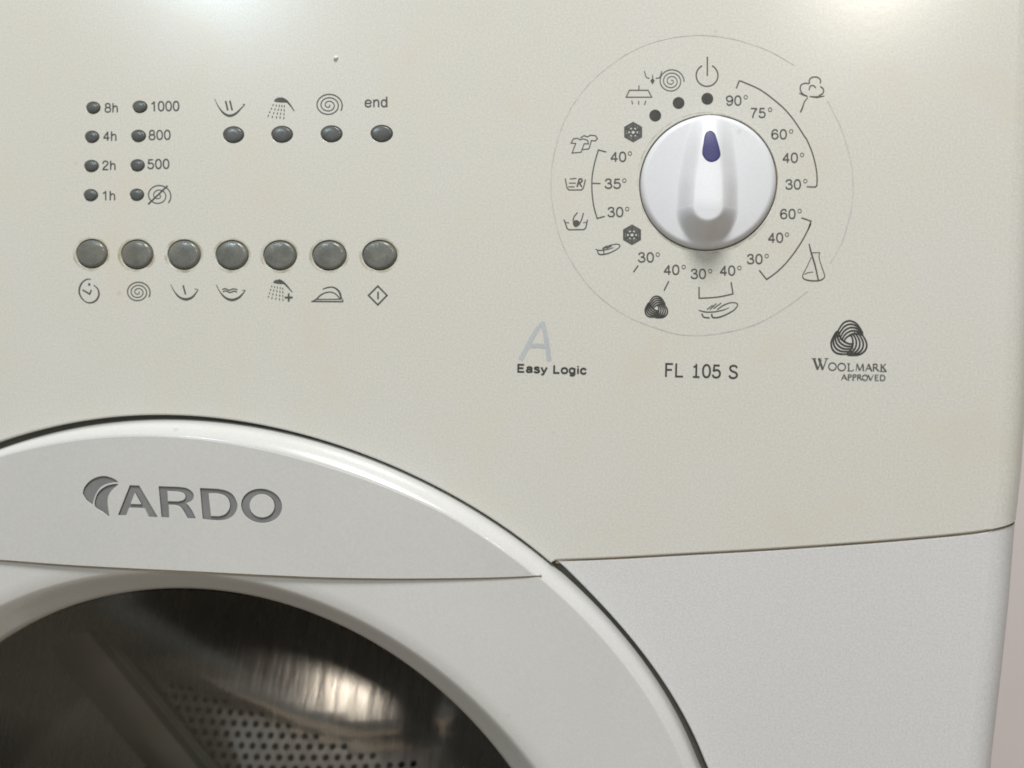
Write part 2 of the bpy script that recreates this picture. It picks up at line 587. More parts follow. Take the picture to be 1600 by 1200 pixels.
# grime lying in the joint between panel and front
V, F = [], []
sp = [(p[0], 0.0, p[1]) for p in seam if p[0] < seam[-1][0] - RR]
for k in range(0, 10):                                # the joint runs on round the corner
    a = math.radians(10 * k)
    x = seam[-1][0] - RR + RR * math.sin(a)
    sp.append((x, RR * (1 - math.cos(a)), seam_z(x)))
n = len(sp)
V = [(p[0] - 0.0006 * (p[1] > 0.003), p[1] + 0.0007, p[2] + 0.0009) for p in sp] + [(p[0] - 0.0006 * (p[1] > 0.003), p[1] + 0.0007, p[2] - 0.0012) for p in sp]
F = [(i, i + 1, n + i + 1, n + i) for i in range(n - 1)]
obj('seam_strip', V, F, M_SEAM, machine, label='thin brown grime line in the joint right of the door')
obj('seam_strip', [(2 * XC - p[0], p[1], p[2]) for p in V], [tuple(reversed(f)) for f in F], M_SEAM, machine, label='thin grime line in the joint left of the door')

# dark rubber ring behind the gap round the door, and the dark wall behind it all
def lathe(prof, cen, n=160, t0=0.0, t1=2 * math.pi):
    """prof: list of (radius or function of angle, depth)"""
    V, F = [], []
    for r, y in prof:
        for i in range(n):
            t = wrap(math.atan2(math.sin(t0 + (t1 - t0) * i / n), math.cos(t0 + (t1 - t0) * i / n)))
            rr = float(r(t)) if callable(r) else r
            V.append(on(cen, rr, t, y))
    for k in range(len(prof) - 1):
        for i in range(n):
            j = (i + 1) % n
            F.append((k * n + i, k * n + j, (k + 1) * n + j, (k + 1) * n + i))
    return V, F


V, F = lathe([(0.26, 0.0064), (0.236, 0.0064), (0.232, 0.0030), (0.204, 0.0030), (0.198, 0.02), (0.19, 0.03)], C0, 120)
obj('door_gasket', V, F, M_DARK, machine, smooth=True, auto=0.6, label='dark rubber ring showing in the gap round the door')

# ---- door ------------------------------------------------------------------
CF, RF = np.array([-0.1125, -0.2330]), 0.1642          # inner edge of the flat face
CG, RG = np.array([-0.1118, -0.2243]), 0.1462          # glass
Y_FACE = -0.0058
NS = 360
prof = []


def ring(fn):
    return [fn(wrap(math.atan2(math.sin(t), math.cos(t)))) for t in np.linspace(0, 2 * math.pi, NS + 1)[:-1]]


def mixr(s, y):
    def fn(t):
        a, b = float(R_OUT(t)), float(R_BEAD(t))
        b = max(min(b, a - 0.004), a - 0.0105)
        return on(C0, a + (b - a) * s, t, y)
    return fn


def circ(c, r, y):
    return lambda t: on(c, r, t, y)


def blend(s, y):
    def fn(t):
        a = mixr(1.0, y)(t); b = on(CF, RF, t, y)
        return (a[0] + (b[0] - a[0]) * s, y, a[2] + (b[2] - a[2]) * s)
    return fn


rings = [ring(mixr(0.16, 0.014)), ring(mixr(0.04, 0.0065)), ring(mixr(0.0, 0.0035)), ring(mixr(0.04, 0.0015)), ring(mixr(0.11, -0.0006)),
         ring(mixr(0.20, -0.0024)), ring(mixr(0.32, -0.0040)), ring(mixr(0.48, -0.0053)), ring(mixr(0.70, -0.0064)),
         ring(mixr(0.88, -0.0071)), ring(mixr(0.96, -0.0073)), ring(mixr(1.04, -0.0073)), ring(blend(0.06, -0.0071)), ring(blend(0.5, -0.0066)), ring(blend(0.9, -0.0060))]


def fun(s, y):
    def fn(t):
        a = on(CF, RF, t, y); b = on(CG, RG, t, y)
        return (a[0] + (b[0] - a[0]) * s, y, a[2] + (b[2] - a[2]) * s)
    return fn


rings += [ring(fun(0.0, -0.0058)), ring(fun(0.09, -0.0053)), ring(fun(0.20, -0.0043)), ring(fun(0.42, -0.0016)), ring(fun(0.66, 0.0011)),
          ring(fun(0.88, 0.0036)), ring(fun(1.0, 0.0050)), ring(fun(1.02, 0.009))]
V = [p for r in rings for p in r]
F = []
for k in range(len(rings) - 1):
    for i in range(NS):
        j = (i + 1) % NS
        F.append((k * NS + i, k * NS + j, (k + 1) * NS + j, (k + 1) * NS + i))
door = obj('door', V, F, M_DOOR, machine, smooth=True, auto=math.radians(50), label='round white door with raised glossy rim')

# upper plate that carries the raised maker's name
Y_PLATE = -0.0076
pl_seam_px = [(-330, 868), (-200, 866), (-100, 869), (0, 875), (100, 882.5), (200, 888), (300, 892.8), (400, 898), (507, 902.5), (615, 904.3), (722, 903.6), (790, 902), (846, 899.6)]
pl_seam = catmull([P2(u, v, Y_PLATE) for u, v in pl_seam_px], 4)
tb = lambda p: wrap(math.atan2(p[1] - C0[1], p[0] - C0[0]))
ta, tz = tb(pl_seam[-1]) + 0.012, tb(pl_seam[0])
upper = []
for t in np.linspace(ta, tz, 110):
    q = mixr(1.03, 0)(t)
    upper.append((q[0], q[2]))
zl = Z(110, 720, 4.571)
A_o = zl([(340, 388), (425, 175), (490, 178), (622, 402), (556, 400), (526, 338), (418, 334), (398, 388)])
A_i = zl([(460, 225), (507, 312), (428, 309)])
R_o = zl([(630, 182)] + catmull([(770, 188), (830, 197), (870, 225), (880, 255), (865, 285), (825, 303)], 3) + catmull([(845, 325), (870, 360), (895, 412)], 2) + [(838, 410)] + catmull([(800, 345), (770, 320), (700, 312)], 3) + [(705, 405), (650, 402)])
R_i = zl([(692, 215), (695, 290)] + catmull([(770, 292), (810, 280), (822, 255), (810, 232), (775, 220)], 3))
D_o = zl([(925, 195)] + catmull([(1050, 202), (1110, 214), (1160, 245), (1190, 305), (1186, 350), (1160, 392), (1110, 419), (1050, 426)], 3) + [(945, 415)])
D_i = zl([(985, 230), (1002, 395)] + catmull([(1060, 398), (1105, 383), (1135, 345), (1138, 300), (1115, 258), (1075, 238), (1040, 232)], 3))
O_o = zl(ell(1365, 322, 146, 121, 40, rot=8))
O_i = zl(ell(1368, 322, 90, 84, 32, rot=8))
E_u = zl(catmull([(88, 235), (100, 190), (140, 145), (190, 118), (245, 110), (300, 125), (345, 153)], 3) + catmull([(300, 156), (245, 170), (205, 198), (175, 250), (157, 312)], 3) + [(115, 280)])
E_l = zl(catmull([(345, 166), (290, 215), (265, 270), (268, 340), (278, 400)], 3) + catmull([(230, 362), (175, 325), (182, 260), (212, 212), (260, 180), (310, 167)], 3))
toW = lambda lp: [P2(u, v, Y_PLATE) for u, v in lp]
shapes = [('letter', A_o, A_i, 'capital letter A in grey, first of the name on the door'), ('letter', R_o, R_i, 'capital letter R in grey, second of the name on the door'),
          ('letter', D_o, D_i, 'capital letter D in grey, third of the name on the door'), ('letter', O_o, O_i, 'capital letter O in grey, last of the name on the door'),
          ('emblem_blade', E_u, None, 'upper curved blade of the grey emblem left of the name'), ('emblem_blade', E_l, None, 'lower curved blade of the grey emblem left of the name')]
loops = [pl_seam + upper] + [toW(s[1]) for s in shapes]
V, F = face_mesh(loops, Y_PLATE, 0.0010, 0.00015)
for s in shapes:                                      # islands inside the letters
    if s[2]:
        v2, f2 = face_mesh([toW(s[2])], Y_PLATE, 0.0010, 0.00015)
        o = len(V); V += v2; F += [tuple(o + i for i in f) for f in f2]
plate = obj('trim_plate', V, F, M_PLATE, door, smooth=True, auto=math.radians(30), label='grey-white upper door plate carrying the maker name')
for nm, so, si, lb in shapes:                         # sunk coloured fillings
    y = Y_PLATE + 0.00055
    lp = [toW(so)] + ([toW(si)] if si else [])
    v2, _, tri = cdt(lp)
    V = [(a, y, b) for a, b in v2]
    F, fm = [], []
    for t in tri:
        a, b, c = (np.array(V[i]) for i in t[:3])
        F.append(tuple(t) if np.cross(b - a, c - a)[1] < 0 else tuple(reversed(t))); fm.append(0)
    for li, q in enumerate(lp):                       # dark walls of the recess
        nn = len(q); o = len(V)
        V += [(p[0], Y_PLATE + 0.00006, p[1]) for p in q] + [(p[0], y, p[1]) for p in q]
        cc = np.mean(np.array(q), 0)
        V[o:] = [(cc[0] + (p[0] - cc[0]) * (0.9985 if li == 0 else 1.004), p[1], cc[1] + (p[2] - cc[1]) * (0.9985 if li == 0 else 1.004)) for p in V[o:]]
        for i in range(nn):
            j = (i + 1) % nn
            F.append((o + i, o + j, o + nn + j, o + nn + i)); fm.append(1)
    obj(nm, V, F, None, door, mats=[M_LOGO, M_LOGO_D], fmat=fm, label=lb)

# grime line under the plate
n = len(pl_seam)
V = [(p[0], -0.0073, p[1] + 0.0003) for p in pl_seam] + [(p[0], -0.0073, p[1] - 0.00042 + 0.0002 * (i / n > 0.97)) for i, p in enumerate(pl_seam)]
F = [(i, i + 1, n + i + 1, n + i) for i in range(n - 1)]
obj('seam_strip', V, F, M_SEAM, door, label='brown grime line under the upper door plate')

# glass bowl
bowl = [(0.1462 * k + 0.0001, 0.0070 + 0.058 * (1 - k ** 2.2)) for k in np.linspace(1, 0, 24)]
V, F = lathe(bowl, CG, 160)
F = [tuple(reversed(f)) for f in F]
glass = obj('door_glass', V, F, M_GLASS, door, smooth=True, label='clear glass bowl in the middle of the door')

# ---- drum behind the glass --------------------------------------------------
CD = np.array([-0.1135, -0.2300])
V, F = lathe([(0.158, 0.030), (0.150, 0.0095)], CD, 120)
tub = obj('door_tunnel', V, F, M_DARK, machine, smooth=True, label='dark rubber tunnel behind the door glass')
V, F = lathe([(0.156, 0.029), (0.175, 0.034), (0.236, 0.045), (0.242, 0.055), (0.242, 0.34)], CD, 120)
drum = obj('drum', V, F, M_DRUM_D, machine, smooth=True, label='dull steel drum seen through the door glass')

# rear wall of the drum: dome invented to catch the lamp glint, round holes
QS = np.array(P(545, 1078, 0.14))                      # where the wall lamp glints on the dome
_a = CAM - QS; _b = np.array(LW) - QS
HV = _a / np.linalg.norm(_a) + _b / np.linalg.norm(_b); HV /= np.linalg.norm(HV)
DRC = 0.30
DC = np.array([QS[0] - DRC * HV[0], QS[2] - DRC * HV[2]])
DOME_H = 0.14 - DRC * (1 + HV[1])


groove = [np.array(P2(u, v, 0.13)) for u, v in [(200, 1030), (300, 1066), (400, 1098), (480, 1132), (560, 1158), (640, 1164), (760, 1150)]]
shoulder = [np.array(P2(u, v, 0.14)) for u, v in [(600, 985), (650, 1030), (672, 1080), (664, 1150)]]


def seg_dist(q, line):
    best = 9.0
    for a, b in zip(line[:-1], line[1:]):
        t = max(0.0, min(1.0, float((q - a) @ (b - a)) / float((b - a) @ (b - a))))
        best = min(best, float(np.hypot(*(q - a - t * (b - a)))))
    return best


def step_down(x, z):
    # below this line the wall drops back, shaped to darken under the glint
    sd = float(np.interp(x, [g[0] for g in groove], [g[1] for g in groove])) - z
    t = max(0.0, min(1.0, (sd + 0.004) / 0.013))
    return t * t * (3 - 2 * t)


def dome_y(x, z):
    q = np.array([x, z])
    return dome_base(x, z) + 0.007 * step_down(x, z) + 0.004 * math.exp(-(seg_dist(q, shoulder) / 0.007) ** 2)


def dome_base(x, z):
    d2 = (x - DC[0]) ** 2 + (z - DC[1]) ** 2
    return DOME_H + DRC - math.sqrt(max(DRC ** 2 - min(d2, 0.078), 1e-6))


holes_d = []
HC = np.array(P2(390, 1205, 0.13))
hole_zone = [P2(u, v, 0.13) for u, v in [(255, 1068), (320, 1082), (420, 1118), (480, 1150), (560, 1186), (640, 1215), (640, 1330), (230, 1330)]]
p, HR = 0.0056, 0.00165
for r_ in range(-14, 14):
    for c_ in range(-16, 16):
        x = HC[0] + (c_ + 0.5 * (r_ % 2)) * p
        z = HC[1] - r_ * p * 0.87
        u, v = x - HC[0], z - HC[1]
        if inside((x, z), hole_zone):
            holes_d.append([(x + HR * math.cos(a), z + HR * math.sin(a)) for a in np.linspace(0, 2 * math.pi, 9)[:-1]])
rim = [(CD[0] + 0.238 * math.cos(a), CD[1] + 0.238 * math.sin(a)) for a in np.linspace(0, 2 * math.pi, 97)[:-1]]
grid = [(CD[0] + i * 0.0045, CD[1] + j * 0.0045) for i in range(-52, 53) for j in range(-52, 53)]
hx_ = np.array([np.mean(np.array(h), 0) for h in holes_d])
grid = [g for g in grid if math.hypot(g[0] - CD[0], g[1] - CD[1]) < 0.232 and np.min(np.hypot(hx_[:, 0] - g[0], hx_[:, 1] - g[1])) > 0.0030]
vs = [Vector(q) for q in rim]
es = [(i, (i + 1) % 96) for i in range(96)]
for h in holes_d:
    o = len(vs); vs += [Vector(q) for q in h]; es += [(o + i, o + (i + 1) % 8) for i in range(8)]
vs += [Vector(g) for g in grid]
v, e, f, *_ = delaunay_2d_cdt(vs, es, [], 0, 1e-7)
hc = np.array([np.mean(np.array(h), 0) for h in holes_d])
V = [(q[0], dome_y(q[0], q[1]), q[1]) for q in v]
F = []
for t in f:
    c = sum((v[i] for i in t), Vector((0, 0))) / len(t)
    if np.min(np.hypot(hc[:, 0] - c[0], hc[:, 1] - c[1])) < 0.0016:
        continue
    a, b, d = (np.array(V[i]) for i in t[:3])
    F.append(tuple(t) if np.cross(b - a, d - a)[1] < 0 else tuple(reversed(t)))
back = obj('drum_back', V, F, M_DRUM, drum, smooth=True, label='brushed steel rear wall of the drum with round holes')
V, F = lathe([(0.241, 0.335), (0.0005, 0.335)], CD, 60)
obj('tub_wall', V, F, M_DARK, drum)

# lifter: a low ridge along the drum with a bent metal lip on its right side
M_LIFT = metal('dark_lifter_steel', (0.20, 0.20, 0.185), 0.55)
a0, a1 = np.array(P(150, 985, 0.095)), np.array(P(345, 1225, 0.105))
w = np.array([-0.020, 0.008, -0.010])
up = np.array([0.0, -0.010, 0.003])
V = []
for q in (a0, (a0 * 2 + a1) / 3, (a0 + 2 * a1) / 3, a1):
    V += [tuple(q - up), tuple(q), tuple(q + up * 0.5 + w * 0.08), tuple(q + up + w * 0.5), tuple(q + up * 0.8 + w * 1.2), tuple(q + w * 2.0 - up)]
F = []
for k in range(3):
    F += [(k * 6 + i, k * 6 + (i + 1) % 6, (k + 1) * 6 + (i + 1) % 6, (k + 1) * 6 + i) for i in range(6)]
F += [tuple(range(5, -1, -1)), tuple(range(18, 24))]
lift = obj('lifter', V, F, M_LIFT, drum, smooth=True, auto=math.radians(50), label='ridge-shaped lifter inside the drum')
V = []
for q in (a0, a1):
    V += [tuple(q + np.array([0.0004, -0.0005, 0.0])), tuple(q + np.array([0.0022, -0.0015, 0.0004])), tuple(q + np.array([0.0026, 0.003, 0.0002])), tuple(q + np.array([0.0006, 0.003, 0.0]))]
F = [(i, (i + 1) % 4, 4 + (i + 1) % 4, 4 + i) for i in range(4)] + [(3, 2, 1, 0), (4, 5, 6, 7)]
obj('lifter_lip', V, F, M_DRUM_D, drum, label='thin pale metal lip along the lifter')

# ---- knob --------------------------------------------------------------------
S = KR / 106.5                                         # metres per photo step on the knob
HB = 0.0014                                            # disc


def width(v):                                          # half width of the grip along its length
    return soft_interp(v, [-70, -45, 0, 40, 80, 98], [25.5, 25.5, 24, 19, 13, 10])


def soft_interp(v, xs, ys, w=9.0):
    return float(np.mean(np.interp(v + np.linspace(-w, w, 9), xs, ys)))


def knob_h(u, v):
    """height of the knob over the panel; u, v in photo steps from its middle"""
    r = math.hypot(u, v)
    e = max(0.0, r - 97.0) / 9.5
    base = HB + 0.0008 * (1 - (r / 106.5) ** 2) - (0.0022 * (1 - math.sqrt(max(0.0, 1 - min(1.0, e) ** 2))))
    vb = -43.0
    if v < vb:
        d = math.hypot(u, v - vb) - 25.5
        soft = 36.0 - 10.0 * min(1.0, abs(u) / (math.hypot(u, v - vb) + 1e-6))
    else:
        d = abs(u) - width(v); soft = 26.0
    t = 1 - min(1.0, max(0.0, (d + 5.0) / (soft + 3.0)))
    t = t * t * (3 - 2 * t)
    top = soft_interp(v, [-75, -40, 20, 60, 88, 104], [0.0072, 0.0068, 0.0044, 0.0031, 0.0014, 0.0])
    crown = 0.0006 * (1 - min(1.0, (abs(u) / 26.0)) ** 2)
    return base + (top + crown) * t


NR, NT = 110, 300
V = [(K0[0], -knob_h(0, 0), K0[1])]
for i in range(1, NR + 1):
    r = 106.5 * (i / NR)
    for j in range(NT):
        a = 2 * math.pi * j / NT
        u, v = r * math.cos(a), r * math.sin(a)
        V.append((K0[0] + u * S, -knob_h(u, v), K0[1] + v * S))
for j in range(NT):
    a = 2 * math.pi * j / NT
    V.append((K0[0] + 106.5 * S * math.cos(a), 0.004, K0[1] + 106.5 * S * math.sin(a)))
F = [(0, 1 + (j + 1) % NT, 1 + j) for j in range(NT)]
F = [tuple(reversed(q)) for q in F]
for i in range(NR):
    for j in range(NT):
        k = (j + 1) % NT
        F.append((1 + i * NT + j, 1 + i * NT + k, 1 + (i + 1) * NT + k, 1 + (i + 1) * NT + j))
F = [tuple(reversed(q)) for q in F]
knob = obj('program_knob', V, F, M_KNOB, machine, smooth=True, auto=math.radians(60), label='round white program knob with a tapered grip pointing up')
# fix winding towards the viewer
for o_ in (knob,):
    bm = bmesh.new(); bm.from_mesh(o_.data); bmesh.ops.recalc_face_normals(bm, faces=bm.faces); bm.to_mesh(o_.data); bm.free()

zp = Z(1040, 180, 11.43)
drop = zp(catmull([(800, 240), (740, 270), (703, 340), (680, 480), (655, 650), (680, 740), (740, 810), (815, 835), (900, 812), (960, 755), (985, 680), (960, 550), (920, 400), (890, 305), (850, 257)], 3, True))
dp = [np.array(P2(u, v, -0.0070)) for u, v in drop]
dc = np.mean(dp, 0)
V, F = [], []
n = len(dp)
rs = [(1.0, -0.0003), (1.0, 0.00008), (0.95, 0.00018), (0.85, 0.00020), (0.55, 0.00021), (0.28, 0.00021)]
for k, dh in rs:
    for q in dp:
        w_ = dc + (q - dc) * k
        V.append((w_[0], -knob_h((w_[0] - K0[0]) / S, (w_[1] - K0[1]) / S) - dh, w_[1]))
V.append((dc[0], -knob_h((dc[0] - K0[0]) / S, (dc[1] - K0[1]) / S) - 0.00021, dc[1]))
for k in range(len(rs) - 1):
    for i in range(n):
        j = (i + 1) % n
        F.append((k * n + i, k * n + j, (k + 1) * n + j, (k + 1) * n + i))
F += [((len(rs) - 1) * n + i, (len(rs) - 1) * n + (i + 1) % n, len(V) - 1) for i in range(n)]
ptr = obj('pointer', V, F, M_POINT, knob, smooth=True, auto=math.radians(50), label='dark blue teardrop pointer on the grip')
bm = bmesh.new(); bm.from_mesh(ptr.data); bmesh.ops.recalc_face_normals(bm, faces=bm.faces); bm.to_mesh(ptr.data); bm.free()
# bottom of the knob's well
V = [(K0[0] + KR * 1.05 * math.cos(a), 0.0016, K0[1] + KR * 1.05 * math.sin(a)) for a in np.linspace(0, 2 * math.pi, 65)[:-1]]
obj('knob_well', V, [tuple(range(64))], M_SEAM, machine)

# ---- lights and buttons --------------------------------------------------------
def cap(name, x, y, rx, ry, mat, depth, edge_y, dome, label, flat=0.62):
    """oval cap standing in its hole: rim, shoulder, shallow dome"""
    prof = [(1.0, 0.004), (1.0, edge_y + 0.0006), (0.985, edge_y + 0.0002), (0.95, edge_y - dome * 0.35), (0.91, edge_y - dome * 0.64),
            (0.86, edge_y - dome * 0.84), (0.80, edge_y - dome * 0.94), (0.3, edge_y - dome), (0.01, edge_y - dome)]
    n = 48
    V, F = [], []
    for k, yy in prof:
        V += [(P2(u, v)[0], yy, P2(u, v)[1]) for u, v in ell(x, y, rx * k, ry * k, n)]
    for k in range(len(prof) - 1):
        for i in range(n):
            j = (i + 1) % n
            F.append((k * n + i, (k + 1) * n + i, (k + 1) * n + j, k * n + j))
    o = obj(name, V, F, mat, machine, smooth=True, auto=math.radians(50), label=label)
    bm = bmesh.new(); bm.from_mesh(o.data); bmesh.ops.recalc_face_normals(bm, faces=bm.faces); bm.to_mesh(o.data); bm.free()
    b = obj('dark_rim', [(P2(u, v)[0], 0.0030, P2(u, v)[1]) for u, v in ell(x, y, rx + 3, ry + 3, 32)], [tuple(range(32))], M_DARK, o)
    return o


led_lab = ['small oval light beside 8h', 'small oval light beside 1000', 'small oval light beside 4h', 'small oval light beside 800', 'small oval light beside 2h',
           'small oval light beside 500', 'small oval light beside 1h', 'small oval light beside the crossed-out spiral',
           'larger oval light under the bowl with two bars', 'larger oval light under the shower', 'larger oval light under the spiral', 'larger oval light under the word end']
for q, lb in zip(led_px, led_lab):
    cap('indicator_light', *q, M_LENS, 0.004, 0.0002, 0.0007, lb)
but_lab = ['clock', 'spiral', 'bowl with one bar', 'bowl with waves', 'shower with plus', 'iron', 'diamond']
for q, lb in zip(but_px, but_lab):
    cap('push_button', *q, M_BUTTON, 0.004, 0.0001, 0.0009, 'grey oval push button above the %s symbol' % lb, 0.7)

# ------------------------------------------------------------------ lettering
def sm(*p): return ('s', p)
def ln(*p): return ('l', p)
def lp(*a): return ('e', a)


G = {
    '0': (.55, [lp(.275, .5, .215, .45)]),
    '1': (.55, [sm((.10, .74), (.22, .79), (.32, .96)), ln((.33, .98), (.33, 0))]),
    '2': (.55, [sm((.07, .66), (.11, .86), (.27, .95), (.44, .86), (.46, .68), (.36, .49), (.16, .26), (.06, .05)), ln((.03, .05), (.5, .05))]),
    '3': (.55, [sm((.07, .72), (.12, .88), (.27, .95), (.42, .88), (.44, .70), (.36, .57), (.21, .53)), sm((.21, .53), (.40, .49), (.50, .30), (.43, .11), (.27, .05), (.11, .11), (.05, .28))]),
    '4': (.55, [ln((.38, 0), (.38, .97)), ln((.40, .95), (.05, .30)), ln((.02, .29), (.53, .29))]),
    '5': (.55, [ln((.46, .93), (.14, .93), (.09, .50)), sm((.09, .50), (.25, .60), (.43, .53), (.49, .32), (.41, .11), (.25, .05), (.10, .11), (.05, .26))]),
    '6': (.55, [sm((.46, .74), (.40, .90), (.27, .95), (.13, .85), (.06, .60), (.06, .34), (.13, .12), (.28, .05), (.43, .13), (.49, .31), (.43, .51), (.28, .59), (.13, .51), (.07, .36))]),
    '7': (.55, [ln((.04, .93), (.5, .93)), sm((.49, .93), (.33, .63), (.22, .30), (.18, 0))]),
    '8': (.55, [lp(.275, .735, .180, .215), lp(.275, .285, .22, .24)]),
    '9': (.55, [sm((.09, .26), (.15, .10), (.28, .05), (.42, .15), (.49, .40), (.49, .66), (.42, .88), (.27, .95), (.12, .87), (.06, .69), (.12, .49), (.27, .41), (.42, .49), (.48, .64))]),
    'h': (.53, [ln((.09, 0), (.09, 1)), sm((.09, .42), (.16, .61), (.29, .68), (.41, .61), (.44, .44), (.44, 0))]),
    'e': (.55, [ln((.08, .37), (.48, .37)), sm((.49, .37), (.45, .58), (.27, .69), (.10, .57), (.06, .34), (.11, .12), (.28, .04), (.43, .11), (.48, .22))]),
    'n': (.53, [ln((.09, 0), (.09, .72)), sm((.09, .42), (.16, .61), (.29, .68), (.41, .61), (.44, .44), (.44, 0))]),
    'd': (.55, [lp(.255, .36, .19, .32), ln((.46, 0), (.46, 1))]),
    'a': (.55, [sm((.08, .50), (.14, .64), (.27, .69), (.41, .63), (.44, .48), (.44, .12), (.50, .02)), sm((.44, .42), (.26, .39), (.10, .33), (.06, .18), (.15, .06), (.30, .07), (.43, .22))]),
    's': (.50, [sm((.42, .52), (.36, .65), (.24, .69), (.11, .63), (.09, .49), (.24, .39), (.39, .31), (.43, .18), (.35, .06), (.22, .03), (.09, .09), (.05, .20))]),
    'y': (.50, [ln((.03, .70), (.26, .03)), sm((.47, .70), (.26, .03), (.18, -.16), (.04, -.20))]),
    'o': (.56, [lp(.28, .36, .22, .32)]),
    'g': (.56, [lp(.26, .37, .19, .31), sm((.46, .70), (.46, .30), (.46, -.02), (.38, -.19), (.24, -.22), (.09, -.14))]),
    'i': (.22, [ln((.11, 0), (.11, .70)), ln((.11, .84), (.11, .98))]),
    'c': (.50, [sm((.45, .50), (.38, .64), (.26, .69), (.11, .58), (.06, .36), (.11, .13), (.26, .04), (.39, .09), (.46, .22))]),
    'E': (.66, [ln((.56, .94), (.10, .94), (.10, .06), (.58, .06)), ln((.10, .52), (.52, .52))]),
    'L': (.57, [ln((.09, 1), (.09, .05), (.52, .05))]),
    'F': (.55, [ln((.50, .95), (.09, .95), (.09, 0)), ln((.09, .52), (.45, .52))]),
    'S': (.60, [sm((.50, .78), (.45, .90), (.30, .95), (.13, .88), (.09, .72), (.18, .57), (.38, .47), (.50, .36), (.51, .20), (.40, .07), (.25, .04), (.10, .11), (.06, .24))]),
    'I': (.58, [ln((.11, .80), (.29, .80), (.29, .02)), ln((.29, 1.0), (.29, .5)), ln((.09, .05), (.50, .05))]),
    ' ': (.34, []),
}


def text(pr, s, p0, p1, h, pen):
    """set a line of lettering from p0 to p1 (ends of its baseline), h = height of capitals"""
    track = 0.06
    adv = [G[c][0] for c in s]
    tot = sum(adv) + track * (len(s) - 1)
    d = np.array(p1, float) - np.array(p0, float)
    up = np.array([-d[1], d[0]]) / np.linalg.norm(d) * -1
    x = 0
    for c in s:
        for kind, a in G[c][1]:
            if kind == 'e':
                pts = [(a[0] + a[2] * math.copysign(abs(math.cos(t)) ** 0.88, math.cos(t)), a[1] + a[3] * math.copysign(abs(math.sin(t)) ** 0.88, math.sin(t))) for t in np.linspace(0, 2 * math.pi, 25)[:-1]]
            else:
                pts = catmull(a, 5) if kind == 's' else a
            q = [tuple(np.array(p0) + d * ((x + u) / tot) - up * (v * h) * -1) for u, v in pts]
            pr.line(q, pen * 1.14, kind == 'e')
        x += G[c][0] + track
    return pr


# up must point to smaller photo y
def words(s, p0, p1, h, pen, mat=None, name='printed_text', label=None, deg=None):
    pr = Print()
    text(pr, s, p0, p1, h, pen)
    if deg:
        pr.line(ell(deg[0], deg[1], 2.7, 2.9, 16), 1.05, True)
    return pr.build(name, mat or M_INK, panel, label)


words('8h', (163.2, 175.6), (184.8, 175.6), 14.6, 1.7, label='printed time 8h')
words('4h', (160.9, 219.8), (182.6, 219.8), 14.6, 1.7, label='printed time 4h')
words('2h', (159.6, 265.6), (181.2, 265.6), 14.6, 1.7, label='printed time 2h')
words('1h', (158.8, 313.0), (180.6, 313.0), 14.8, 1.7, label='printed time 1h')
words('1000', (234.8, 174.0), (280.4, 173.4), 15.8, 1.8, label='printed spin speed 1000')
words('800', (232.2, 218.8), (266.8, 218.3), 15.6, 1.8, label='printed spin speed 800')
words('500', (230.2, 264.2), (264.9, 263.7), 15.6, 1.8, label='printed spin speed 500')
words('end', (569.6, 167.6), (606.2, 167.2), 16.4, 1.9, label='printed word end')
DEG = [('90', 1134, 165, 24.8, 1165.2, 151.8), ('75', 1172.4, 184.2, 24.2, 1203.3, 171.3), ('60', 1205, 217.7, 24.8, 1236.2, 205.3),
       ('40', 1222.4, 254.3, 24.6, 1253.3, 242), ('30', 1227, 296, 24.8, 1258.3, 283), ('60', 1218.8, 342.2, 24.6, 1249.3, 329.8),
       ('40', 1199.8, 379.3, 24.2, 1229.7, 366.5), ('30', 1166.8, 412.7, 25, 1198, 400), ('40', 1124.5, 430.7, 24.6, 1155.3, 418.6),
       ('30', 1079, 435.8, 24.4, 1109.6, 423.5), ('40', 1036.8, 429.5, 25, 1068.2, 417.2), ('30', 996.6, 410, 25.4, 1027.7, 397.7),
       ('30', 949, 339.2, 25.2, 980, 326.5), ('35', 944.6, 294.8, 25.8, 975.5, 282), ('40', 953.6, 252.8, 25.2, 984.2, 239.8)]
spot = ['beside the upper right bracket start', 'inside the upper right bracket', 'upper on the right side', 'in the middle of the right side', 'at the end of the upper right bracket',
        'at the start of the lower right bracket', 'inside the lower right bracket', 'at the end of the lower right bracket', 'over the right end of the bottom bracket', 'over the left end of the bottom bracket',
        'over the wool ball', 'beside the lower feather', 'at the foot of the left bracket', 'in the middle of the left bracket', 'at the head of the left bracket']
for (s, x, y, w_, dx, dy), sp_ in zip(DEG, spot):
    words(s, (x, y), (x + w_, y), 15.8, 1.85, name='temperature_mark', label='printed %s degrees %s' % (s, sp_), deg=(dx, dy))

E_ = words('Easy Logic', (807.6, 581.6), (916.2, 584.6), 12.6, 2.35, M_INK_B, label='bold black two-word print under the pale letter A')
za = Z(780, 480, 7.273)
pa = Print()
pa.curve(za([(243, 598), (340, 410), (420, 270), (500, 170)]), [6.6, 6.4, 6.2, 5.2]).curve(za([(497, 165), (528, 330), (552, 480), (567, 610)]), [5.6, 6.6, 6.8, 6.8]).line(za([(325, 442), (440, 436), (540, 448)]), 6.2)
pa.build('printed_letter', M_INK_S, panel, 'large pale silver slanted letter A')
words('FL I05 S', (1038.2, 588.8), (1153.5, 591.8), 21.4, 2.35, M_INK_B, label='black type code between the wool marks')

# serif lettering under the large wool mark
zw = Z(1240, 480, 8.889)
pw = Print()


def serif(strokes):
    for kind, w_, pts in strokes:
        if kind == 'c':
            pw.curve(zw(pts), w_ * 1.25)
        elif kind == 'o':
            pw.line(zw(ell(*pts, 24)), w_ * 1.25, True)
        else:
            pw.line(zw(pts), w_ * 1.2)


